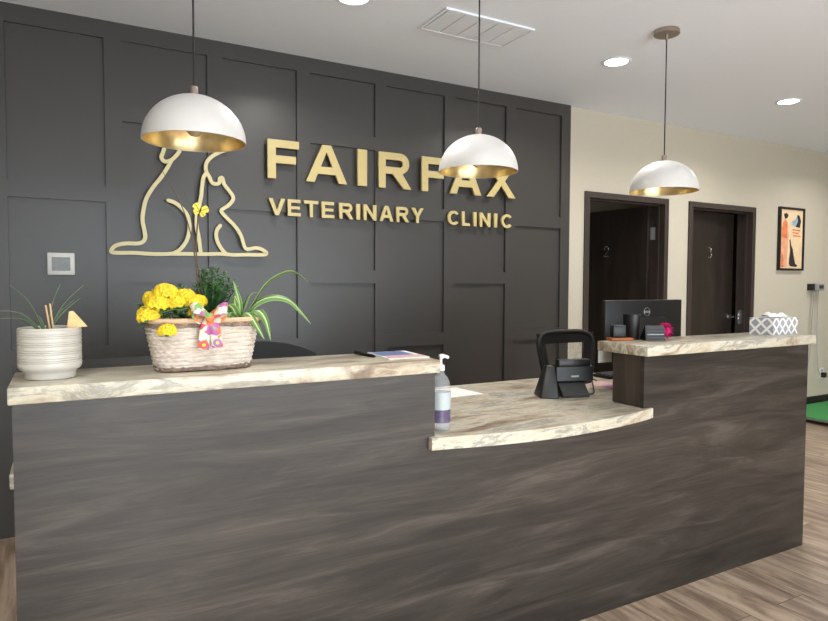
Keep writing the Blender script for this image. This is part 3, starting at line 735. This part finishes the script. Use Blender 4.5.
eq = thing('desktop_printer', 'low dark office machine behind the counter between pot and flower basket', 'office machine', (.155, 2.42, .812), radians(3))
MB().box(-.13, .20, -.12, .2, 0, .235, .012).build('housing', 'dark_grey', eq, True)
MB().box(-.12, .19, -.126, -.118, .19, .215, .002).build('control_strip', 'black_matte', eq)
for i in range(3): MB().tube([(.02+i*.05, -.132, .203), (.02+i*.05, -.124, .203)], .005, 10).build('button', 'grey', eq, True)

# telephone, seen from behind
ph = thing('desk_telephone', 'black desk telephone seen from behind on the low curved desktop', 'telephone', (2.06, 2.20, .812), radians(-16))
m = MB(); m.prism([(-.055, .0), (-.03, .0), (.075, .115), (.06, .12), (-.06, .010)], 'x', -.075, .055); m.build('stand', 'dark_grey', ph)   # (y,z)
MB().prism([(-.02, .072), (.0, .055), (.15, .015), (.15, .03), (.02, .145), (-.015, .135)], 'x', -.09, .095, .004).build('body', 'black', ph)
MB().box(-.075, .085, -.012, .03, .135, .168, .006).build('display_hood', 'black', ph, True)
MB().box(-.02, .02, -.0215, -.014, .088, .096, .001).build('name_plate', 'steel', ph)
m = MB()
for f in ((-.185, -.05, 0), (-.10, -.075, 0), (-.085, .06, 0), (-.165, .07, 0), (-.135, .0, .145), (-.092, -.012, .14), (-.088, .035, .135), (-.128, .045, .14)): m.b.verts.new(f)
m.b.verts.ensure_lookup_table(); V_ = m.b.verts
for f in ((0, 1, 2, 3), (4, 5, 6, 7), (0, 1, 5, 4), (1, 2, 6, 5), (2, 3, 7, 6), (3, 0, 4, 7)): m.b.faces.new([V_[i] for i in f])
bmesh.ops.bevel(m.b, geom=list(m.b.edges), offset=.008, segments=3, affect='EDGES', profile=.5)
m.build('handset', 'black', ph, True)
MB().tube(smooth_path([(.05, -.03, .008), (.10, -.01, .010), (.17, .12, .02), (.24, .26, .03), (.32, .36, .006)], 6), .0035, 6).build('cable', 'cord', ph, True)

kb = thing('keyboard', 'black keyboard end showing past the right counter upright', 'keyboard', (2.79, 2.545, .812), radians(3))
MB().box(-.21, .21, -.06, .06, 0, .018, .004).build('body', 'black', kb, True)
for r_ in range(4):
    for c_ in range(14):
        MB().box(-.2+c_*.0286, -.2+c_*.0286+.023, -.05+r_*.026, -.05+r_*.026+.021, .018, .023, .001).build('key', 'dark_grey', kb)
# papers
def sheet(x, y, w_, h_, rz, z, mat, label, name='paper_sheet', cat='paper', grp=None):
    o = MB().box(-w_/2, w_/2, -h_/2, h_/2, 0, .0012).build(name, mat, loc=(x, y, z), rot=(0, 0, rz)); return tag(o, label, cat, grp)
sheet(1.56, 2.52, .30, .21, radians(4), .8125, 'paper', 'white paper sheet lying at the back of the low desk beside the bottle')
sheet(2.43, 2.33, .15, .20, radians(10), .8125, 'pink', 'pink printed sheet on the low desk behind the telephone')
sheet(2.40, 2.27, .08, .08, radians(-12), .8142, plain('note_violet', srgb(170, 130, 190), .7), 'small violet note lying on the pink sheet')
o = MB().box(0, .085, 0, .0015, -.075, 0).build('hanging_paper', 'paper', loc=(2.125, 2.107, 1.045))
tag(o, 'white paper hanging from the rear edge of the right raised countertop', 'paper')

# ------------------------------------------------------------------ things on the right counter
Zt = 1.0742
tb = thing('tissue_box', 'grey and white trellis-patterned tissue box on the right counter', 'tissue box', (3.205, 1.962, Zt), radians(4))
m = MB(); bx, by, bh = .118, .06, .085
vs = {}
def quad(pts, uv):
    f = m.b.faces.new([m.b.verts.new(p) for p in pts])
    for l, q in zip(f.loops, uv): l[m.uv].uv = q
def uvr(L, H): n = 17; return [(0, 0), (L*n, 0), (L*n, H*n), (0, H*n)]
quad([(-bx, -by, 0), (bx, -by, 0), (bx, -by, bh), (-bx, -by, bh)], uvr(2*bx, bh)); quad([(bx, -by, 0), (bx, by, 0), (bx, by, bh), (bx, -by, bh)], uvr(2*by, bh))
quad([(bx, by, 0), (-bx, by, 0), (-bx, by, bh), (bx, by, bh)], uvr(2*bx, bh)); quad([(-bx, by, 0), (-bx, -by, 0), (-bx, -by, bh), (-bx, by, bh)], uvr(2*by, bh))
quad([(-bx, -by, bh), (bx, -by, bh), (bx, by, bh), (-bx, by, bh)], uvr(2*bx, 2*by)); quad([(-bx, -by, 0), (bx, -by, 0), (bx, by, 0), (-bx, by, 0)], uvr(2*bx, 2*by))
bmesh.ops.remove_doubles(m.b, verts=m.b.verts, dist=1e-5)
m.build('carton', 'trellis', tb)
m = MB(); rnd = random.Random(3)
N = 14; G = []
for i in range(N+1):
    row = []
    for j in range(6):
        u = -1+2*i/N; v = -1+2*j/5
        row.append(m.b.verts.new((u*.085, v*.03, bh+.002+max(0, (1-v*v))*(.009+.009*sin(i*1.1)+.014*math.exp(-((u+.55)/.3)**2))+rnd.random()*.003)))
    G.append(row)
for i in range(N):
    for j in range(5): m.b.faces.new((G[i][j], G[i+1][j], G[i+1][j+1], G[i][j+1]))
m.build('tissue', 'tissue', tb, True)

cp = thing('pen_cup', 'black cylindrical cup on the right counter in front of the monitor', 'cup', (2.285, 2.062, Zt))
MB().lathe([(0, 0), (.034, 0), (.036, .003), (.039, .115), (.037, .117), (.035, .114), (.032, .006), (0, .006)], 36).build('cup_body', 'black', cp, True)
tr = thing('sticky_note_tray', 'low orange tray at the left end of the right raised countertop', 'tray', (2.20, 2.055, Zt), radians(-20))
MB().box(-.05, .055, -.028, .028, 0, .012, .003).build('tray', 'orange', tr, True)
bxk = thing('small_black_box', 'small black box standing on the orange tray beside the cup', 'box', (2.195, 2.06, Zt+.012), radians(-20))
MB().box(-.03, .03, -.02, .02, 0, .052, .003).build('body', 'black', bxk, True)
MB().box(-.028, .028, -.018, .018, .052, .056, .001).build('lid', 'dark_grey', bxk, True)
ch_ = thing('card_holder', 'tilted black card holder with grey rows, leaning beside the pen cup', 'card holder', (2.335, 1.985, Zt), radians(-24))
m = MB(); m.prism([(-.03, 0), (.03, 0), (.034, .006), (-.012, .068), (-.018, .066)], 'x', -.045, .045, .001); m.build('holder', 'black', ch_)
for i in range(4):
    MB().box(-.038, .038, -.004, 0, .012+i*.0145, .016+i*.0145).build('row_label', 'dark_grey' if i != 1 else 'grey', ch_, loc=(0, -.026+i*.0012-.0045, 0), rot=(radians(-8), 0, 0))
pm = MB(); rnd = random.Random(5)
for i in range(90):
    a, b = rnd.uniform(0, 2*pi), math.acos(rnd.uniform(-1, 1)); d = Vector((cos(a)*sin(b), sin(a)*sin(b), cos(b)))
    c = Vector((0, 0, .034)); s_ = d.cross(Vector((.3, .5, .8))).normalized()
    pm.leaf([c+d*.008, c+d*.022+Vector((0, 0, .002)), c+d*.034], .013, side=s_, fold=.4)
pm.ball((0, 0, .034), .020, 12, 8)
o = pm.build('fluffy_flower', 'magenta', loc=(2.436, 2.0, Zt)); o.scale = (1.15,)*3; tag(o, 'bright magenta fluffy flower lying beside the card holder', 'flower')

# ------------------------------------------------------------------ sanitizer bottle
sb = thing('sanitizer_bottle', 'clear pump bottle standing where the left raised counter ends', 'pump bottle', (1.165, 1.905, .812))
MB().lathe([(0, 0), (.030, 0), (.034, .004), (.035, .02), (.035, .145), (.033, .165), (.026, .185), (.014, .198), (.0125, .205), (.0125, .212)], 36).build('bottle', 'clear_plastic', sb, True)
MB().lathe([(0, .003), (.031, .003), (.0325, .02), (.0325, .12), (0, .12)], 36).build('gel', milky('sanitizer_gel', srgb(214, 222, 226), .2), sb, True)
MB().lathe([(.0353, .075), (.0357, .075), (.0357, .135), (.0353, .135)], 36, closed=True).build('label', milky('label_pale_blue', srgb(196, 208, 212), .75), sb, True)
MB().lathe([(.0353, .03), (.0358, .03), (.0358, .075), (.0353, .075)], 36, closed=True).build('label_band', milky('label_violet_grey', srgb(104, 94, 128), .6), sb, True)
pmp = MB().lathe([(0, .21), (.0145, .21), (.0145, .228), (.006, .232), (.005, .255), (0, .255)], 20).build('pump', 'white', sb, True)
MB().tube(smooth_path([(-.006, 0, .258), (.012, -.004, .26), (.028, -.008, .254)], 4), [.009]*4+[.006]*4+[.004], 8).build('nozzle', 'white', pmp, True)

# ------------------------------------------------------------------ brochure and pen
br = thing('brochure', 'blue and pink printed brochure on the left raised countertop near its end', 'brochure', (1.035, 1.985, Zt), radians(-4))
cv = MB().box(-.075, .075, -.105, .105, 0, .003).build('pages', 'paper', br)
MB().box(-.07, .055, -.02, .1, .003, .0034).build('cover_picture', 'blue', cv)
MB().box(-.07, .07, -.10, -.024, .003, .0034).build('cover_caption', 'pink', cv)
pn = thing('pen', 'dark pen lying left of the blue brochure', 'pen', (.925, 2.02, Zt+.0055), radians(-84))
MB().tube([(-.07, 0, 0), (.055, 0, 0), (.07, 0, 0)], [.0055, .0055, .002], 10).build('barrel', 'black', pn, True)
MB().box(-.068, -.03, -.001, .001, .005, .008).build('clip', 'black', pn)

# ------------------------------------------------------------------ white pot with spiky plant
pt = thing('ceramic_pot', 'round white ribbed ceramic pot at the left end of the counter', 'plant pot', (-.028, 1.945, Zt))
R = .075; prof = [(0, 0), (.056, 0), (.0595, .003), (.0605, .016), (.063, .021), (.071, .026), (R, .033)]
for i in range(9):
    z = .036+i*.0105; prof += [(R, z), (R+.0006, z+.005), (R, z+.0085), (R-.0016, z+.0095)]
prof += [(R, .131), (R-.001, .1345), (R-.004, .135), (R-.007, .133), (R-.008, .11), (0, .11)]
body = MB().lathe(prof, 64).build('pot_body', 'ceramic', pt, True)
for z in (.051, .0725, .093, .1145):
    MB().lathe([(R-.0012, z-.0007), (R+.0009, z-.0007), (R+.0009, z+.0007), (R-.0012, z+.0007)], 64, closed=True).build('groove', 'ceramic_line', body, True)
MB().lathe([(0, .1135), (.066, .111)], 32).build('soil', 'soil', pt, True)
sp_ = thing('spiky_plant', 'thin grey-green spiky air plant growing from the white pot', 'plant', (-.028, 1.945, Zt+.112))
tips = [((-.12, .0, .048), .045), ((-.135, -.01, .068), .06), ((-.088, .0, .135), .02), ((.028, .02, .138), .01), ((.082, .015, .134), .0), ((.074, .0, .100), -.01), ((.06, .03, .095), .0), ((-.03, -.02, .06), .02), ((.01, .03, .07), .01)]
for (tx, ty, tz), arch in tips:
    P = smooth_path([(-.008, 0, 0), (tx*.45-.004, ty*.5, tz*.6+arch*.35), (tx, ty, tz)], 6)
    MB().leaf(P, .0095, lambda u: max(.08, 1-u**1.5), fold=.5, side=(cos(tz*9), -.9, .2)).build('leaf', 'leaf_grey', sp_, True, solid=.0008)
for dx, hgt, lean in ((.006, .086, -.012), (.013, .090, -.009)):
    tag(MB().tube([(-.03+dx, 1.93, Zt+.108), (-.03+dx+lean, 1.93, Zt+.108+hgt)], .0022, 8).build('wooden_stick', 'stick', smooth=True),
        'pale wooden stick, %s of the two standing in the white pot' % ('left one' if dx < .01 else 'right one'), 'stick', 'sticks in the white pot')
o = MB().prism([(0, 0), (.050, .004), (.014, .046), (.004, .044)], 'y', -.002, .002, .0008).build('wooden_tag', 'tagwood', loc=(.012, 1.925, Zt+.1325), rot=(0, radians(2), radians(8)))
tag(o, 'small triangular wooden tag tucked in the rim of the white pot', 'tag')

# ------------------------------------------------------------------ flower basket
bc = (.368, 1.955)
wb = thing('wicker_basket', 'whitewashed oval wicker basket planter full of flowers on the left counter', 'basket', (*bc, Zt), radians(3))
def oval(a, hx, hy, e=.72): c, s_ = cos(a), sin(a); return math.copysign(abs(c)**e, c)*hx, math.copysign(abs(s_)**e, s_)*hy
def ovaltube(hx, hy, z, r, jit=0, seed=1, seg=8, n=72):
    rn = random.Random(seed); P = []
    for i in range(n+2):
        x, y = oval(2*pi*(i % n)/n, hx, hy); P.append((x, y, z+(rn.random()-.5)*jit if i < n else P[i-n][2]))
    return P
m = MB(); rows = []; NR = 44; NA = 120
for j in range(NR+1):
    v = j/NR; hx = .134+.027*v; hy = .068+.012*v; ring = []
    for i in range(NA):
        a = 2*pi*i/NA; layer = int(v*11); ph_ = (v*11) % 1
        b = .0032*sin(pi*ph_)+.0016*sin(a*26+(layer % 2)*pi)
        x, y = oval(a, hx+b, hy+b); ring.append(m.b.verts.new((x, y, .004+v*.138+.0012*sin(a*7+layer*2))))
    rows.append(ring)
for A, B in zip(rows, rows[1:]):
    for i in range(NA): m.b.faces.new((A[i], A[(i+1) % NA], B[(i+1) % NA], B[i]))
m.b.faces.new(rows[0][::-1])
m.build('basket_body', 'wicker', wb, True)
MB().tube(ovaltube(.163, .083, .146, .007), .0075, 8, False).build('rim', 'wicker_rim', wb, True)
m = MB(); m.tube(ovaltube(.163, .085, .130, 0, .006, 2), .0045, 6, False); m.tube(ovaltube(.163, .084, .136, 0, .004, 5), .003, 6, False); m.build('upper_bark_band', 'bark', wb, True)
m = MB(); m.tube(ovaltube(.134, .070, .006, 0, .004, 3), .0045, 6, False); m.tube(ovaltube(.137, .072, .012, 0, .005, 4), .003, 6, False); m.build('lower_bark_band', 'bark', wb, True)
m = MB(); m.lathe([(0, .128), (1, .122)], 48, sx=.150, sy=.076); m.build('soil', 'soil', wb, True)
# bow
bw = thing('ribbon_bow', 'colourful printed ribbon bow on the front of the wicker basket', 'bow', (.368, 1.864, Zt+.140)); bw.scale = (1.25, 1.1, 1.2)
def ribbon(path, wd, side, name='tail'):
    m = MB(); m.leaf(smooth_path(path, 6), wd, lambda u: 1, fold=.05, side=side); return m
def loopbow(s_):
    m = ribbon([(0, 0, .012), (s_*.02, -.018, .030), (s_*.036, -.014, .036), (s_*.038, .0, .026), (s_*.02, .004, .010), (0, -.002, .006)], .027, (.25*s_, .5, 1)); m.build('bow_loop', 'ribbon', bw, True, solid=.0012)
loopbow(-1); loopbow(1)
m = MB(); m.ball((0, -.008, .012), .011, 12, 8, (1, .8, 1.1)); m.build('knot', 'ribbon', bw, True)
for s_, ln in ((-1, .062), (1, .058)):
    t_ = ribbon([(0, -.004, .008), (s_*.010, -.012, -.012), (s_*.013, -.008, -.035), (s_*.016, -.012, -ln)], .024, (1, 0, 0)).build('bow_tail', 'ribbon', bw, True, solid=.001)
    MB().tube([(s_*.015, -.0155, -ln+.011), (s_*.015, -.014, -ln+.011)], .0095, 16).build('printed_flower', plain('ribbon_flower', srgb(214, 66, 84) if s_ < 0 else srgb(150, 104, 170), .5), t_, True)
    MB().tube([(s_*.015, -.0165, -ln+.011), (s_*.015, -.015, -ln+.011)], .004, 12).build('flower_centre', 'yellow', t_, True)

# yellow flowers
yf = thing('yellow_flower_plant', 'yellow kalanchoe-like flowers with dark leaves in the left of the basket', 'flowering plant', (.322, 1.955, Zt+.146))
rnd = random.Random(11)
def floret(m, c, n, r):
    n = n.normalized(); a0 = rnd.uniform(0, pi); t1 = n.cross(Vector((.21, .35, .9))).normalized(); t2 = n.cross(t1)
    for q in range(4):
        a = a0+q*pi/2; d = t1*cos(a)+t2*sin(a); s_ = d.cross(n)
        m.leaf([c+d*.001, c+d*r*.55+n*r*.22, c+d*r+n*r*.12], r*.95, lambda u: (.45, 1, .5)[round(u*2)], fold=.1, side=s_)
heads = [(-.105, -.03, .02, .030), (-.085, -.045, .048, .030), (-.062, -.02, .078, .032), (-.09, .0, .060, .028), (-.035, -.045, .05, .024), (-.008, -.02, .066, .028), (.012, -.035, .045, .026), (.030, -.01, .054, .022), (-.040, .01, .066, .026), (-.066, -.082, -.026, .022), (-.118, -.05, .012, .02), (.012, -.055, .022, .016)]
for x, y, z, r in heads:
    c = Vector((x, y, z)); m = MB(); cnt_ = int(27*(r/.03)**2)+8
    for i in range(cnt_):
        g = i+.5; b = math.acos(1-1.35*g/cnt_); a = pi*(1+5**.5)*g
        d = Vector((cos(a)*sin(b), sin(a)*sin(b), cos(b)*.8))
        d = (d+Vector((0, -.25, 0)))
        p = c+Vector((d.x*r, d.y*r, d.z*r*.85))*rnd.uniform(.86, 1.04)
        floret(m, p, d, rnd.uniform(.0095, .012))
    fh = m.build('flower_head', 'yellow', yf)
    MB().ball(tuple(c-Vector((0, 0, r*.15))), r*.6, 12, 8).build('bud_core', 'leaf', fh, True)
m = MB()
for i in range(46):
    x, y = rnd.uniform(-.12, .05), rnd.uniform(-.07, .03); a = rnd.uniform(-pi, 0); L = rnd.uniform(.03, .05)
    p = Vector((x, y, rnd.uniform(-.01, .035))); d = Vector((cos(a), sin(a)*.6, rnd.uniform(-.1, .6))).normalized()
    m.leaf([p, p+d*L*.5, p+d*L+Vector((0, 0, -.008))], .028, lambda u: (.3, 1, .25)[round(u*2)], fold=.2)
m.build('leaf_cluster', 'leaf_dark', yf, True, solid=.001)
m = MB()
for x, y, z, r in heads: m.tube([(x*.7, y*.5, -.02), (x*.9, y*.85, max(.0, z*.5)), (x, y, z)], .0022, 6)
m.build('stem_cluster', 'leaf', yf, True)

# bushy green plant
gp = thing('leafy_green_plant', 'bushy small-leaved green plant rising from the middle of the basket', 'plant', (.395, 1.985, Zt+.125))
rnd = random.Random(21)
fronds = []
for i in range(36):
    a = rnd.uniform(0, 2*pi); s_ = rnd.uniform(.2, 1.15)
    fronds.append((cos(a)*.075*s_-.0, sin(a)*.04*s_, rnd.uniform(.08, .165)*(1-.35*s_)+.02))
fronds += [(-.085, .0, .115), (-.095, -.01, .10), (0, 0, .17), (.02, -.01, .165), (-.02, .01, .16)]
for fx, fy, fz in fronds:
    m = MB(); P = smooth_path([(fx*.25, fy*.25, -.005), (fx*.6, fy*.6, fz*.6), (fx, fy, fz)], 5)
    m.tube(P, .0012, 5)
    for j in range(3, len(P)):
        p = P[j]; k_ = j/len(P)
        for q in range(3):
            a = j*2.1+q*2.1+rnd.random(); L = rnd.uniform(.016, .028)
            d = Vector((cos(a), sin(a), rnd.uniform(.1, .7))).normalized()
            m.leaf([p, p+d*L*.5+Vector((0, 0, .002)), p+d*L], .010, lambda u: (.3, 1, .12)[round(u*2)], fold=.3)
    m.build('frond', 'leaf_dark' if rnd.random() < .6 else 'leaf', gp, False)

# striped arching plant
sl = thing('striped_leaf_plant', 'long arching green leaves with pale midstripe at the right of the basket', 'plant', (.475, 1.955, Zt+.125))
def strap(pts, wd, side=None, tw=None):
    MB().leaf(smooth_path(pts, 7), wd, lambda u: max(.05, min(1, u*5+.35)*(1-u**3)), fold=.3, side=side).build('leaf', 'striped_leaf', sl, True, solid=.0008)
strap([(0, 0, 0), (.035, -.01, .062), (.075, -.015, .125), (.12, -.02, .157), (.165, -.02, .165), (.215, -.02, .132)], .022, (.25, .85, -.5))
strap([(.0, 0, 0), (.04, -.015, .06), (.09, -.03, .085), (.145, -.035, .075), (.185, -.04, .035), (.212, -.045, .0)], .026, (.35, .6, .75))
strap([(0, -.01, 0), (.02, -.03, .035), (.045, -.05, .045), (.065, -.06, .015), (.078, -.065, -.045)], .036, (.9, .2, .2))
strap([(0, -.01, 0), (.0, -.04, .035), (.015, -.06, .035), (.035, -.07, .0), (.055, -.078, -.04)], .03, (.9, .2, .3))
strap([(0, 0, 0), (.0, -.005, .06), (-.01, -.01, .10), (-.02, -.01, .135)], .018, (1, .3, 0))
strap([(0, 0, 0), (.015, 0, .05), (.035, .01, .09), (.06, .02, .10)], .016)
strap([(0, -.01, 0), (-.03, -.04, .055), (-.055, -.055, .06), (-.075, -.065, .025)], .028, (.8, -.3, .4))
strap([(0, -.01, 0), (-.03, -.03, .03), (-.05, -.06, .04), (-.055, -.075, .0)], .028, (.9, 0, .3))
strap([(0, .0, 0), (-.02, -.03, .065), (-.025, -.05, .09), (-.02, -.065, .07)], .022, (.9, 0, .3))

# butterfly on twigs
bt = thing('butterfly_pick', 'yellow decorative butterfly on thin twigs above the flower basket', 'decoration', (.37, 1.965, Zt+.125))
MB().tube(smooth_path([(0, 0, -.01), (-.004, 0, .12), (-.018, 0, .22), (-.01, 0, .335)], 6), .0022, 6).build('twig', 'twig', bt, True)
MB().tube(smooth_path([(0, 0, -.01), (-.015, 0, .14), (-.03, 0, .26), (-.06, .0, .36), (-.112, 0, .455)], 6), [.0022]*12+[.0016]*8+[.001]*5, 6).build('twig', 'twig', bt, True)
MB().tube(smooth_path([(-.028, 0, .25), (-.03, 0, .33), (-.05, 0, .40)], 5), .001, 6).build('twig', 'twig', bt, True)
bf = MB().tube([(-.010, -.008, .330), (-.004, -.01, .350)], [.0028, .002], 8).build('butterfly_body', 'black', bt, True)
for s_ in (-1, 1):
    o0 = Vector((-.008, -.009, .340)); ax = Vector((.3, 0, .95)).normalized(); sd = Vector((.95, 0, -.3)).normalized()*s_
    for nm_, up_, L in (('upper_wing', .75, .025), ('lower_wing', -.7, .019)):
        d = (sd+ax*up_).normalized(); n_ = Vector((0, -.35, 0))
        wg = MB().leaf([o0, o0+d*L*.4+n_*.006, o0+d*L*.85+n_*.012, o0+d*L+n_*.014], L*.85, lambda u: (.25, .8, 1, .5)[round(u*3)], fold=.02, side=d.cross(Vector((0, 1, 0)))).build(nm_, plain('wing_yellow', srgb(236, 210, 70), .5), bf, False, solid=.0006)
        MB().tube([o0+Vector((0, -.0015, 0)), o0+d*L*.95+n_*.014+Vector((0, -.002, 0))], .0007, 5).build('wing_vein', 'black', wg)
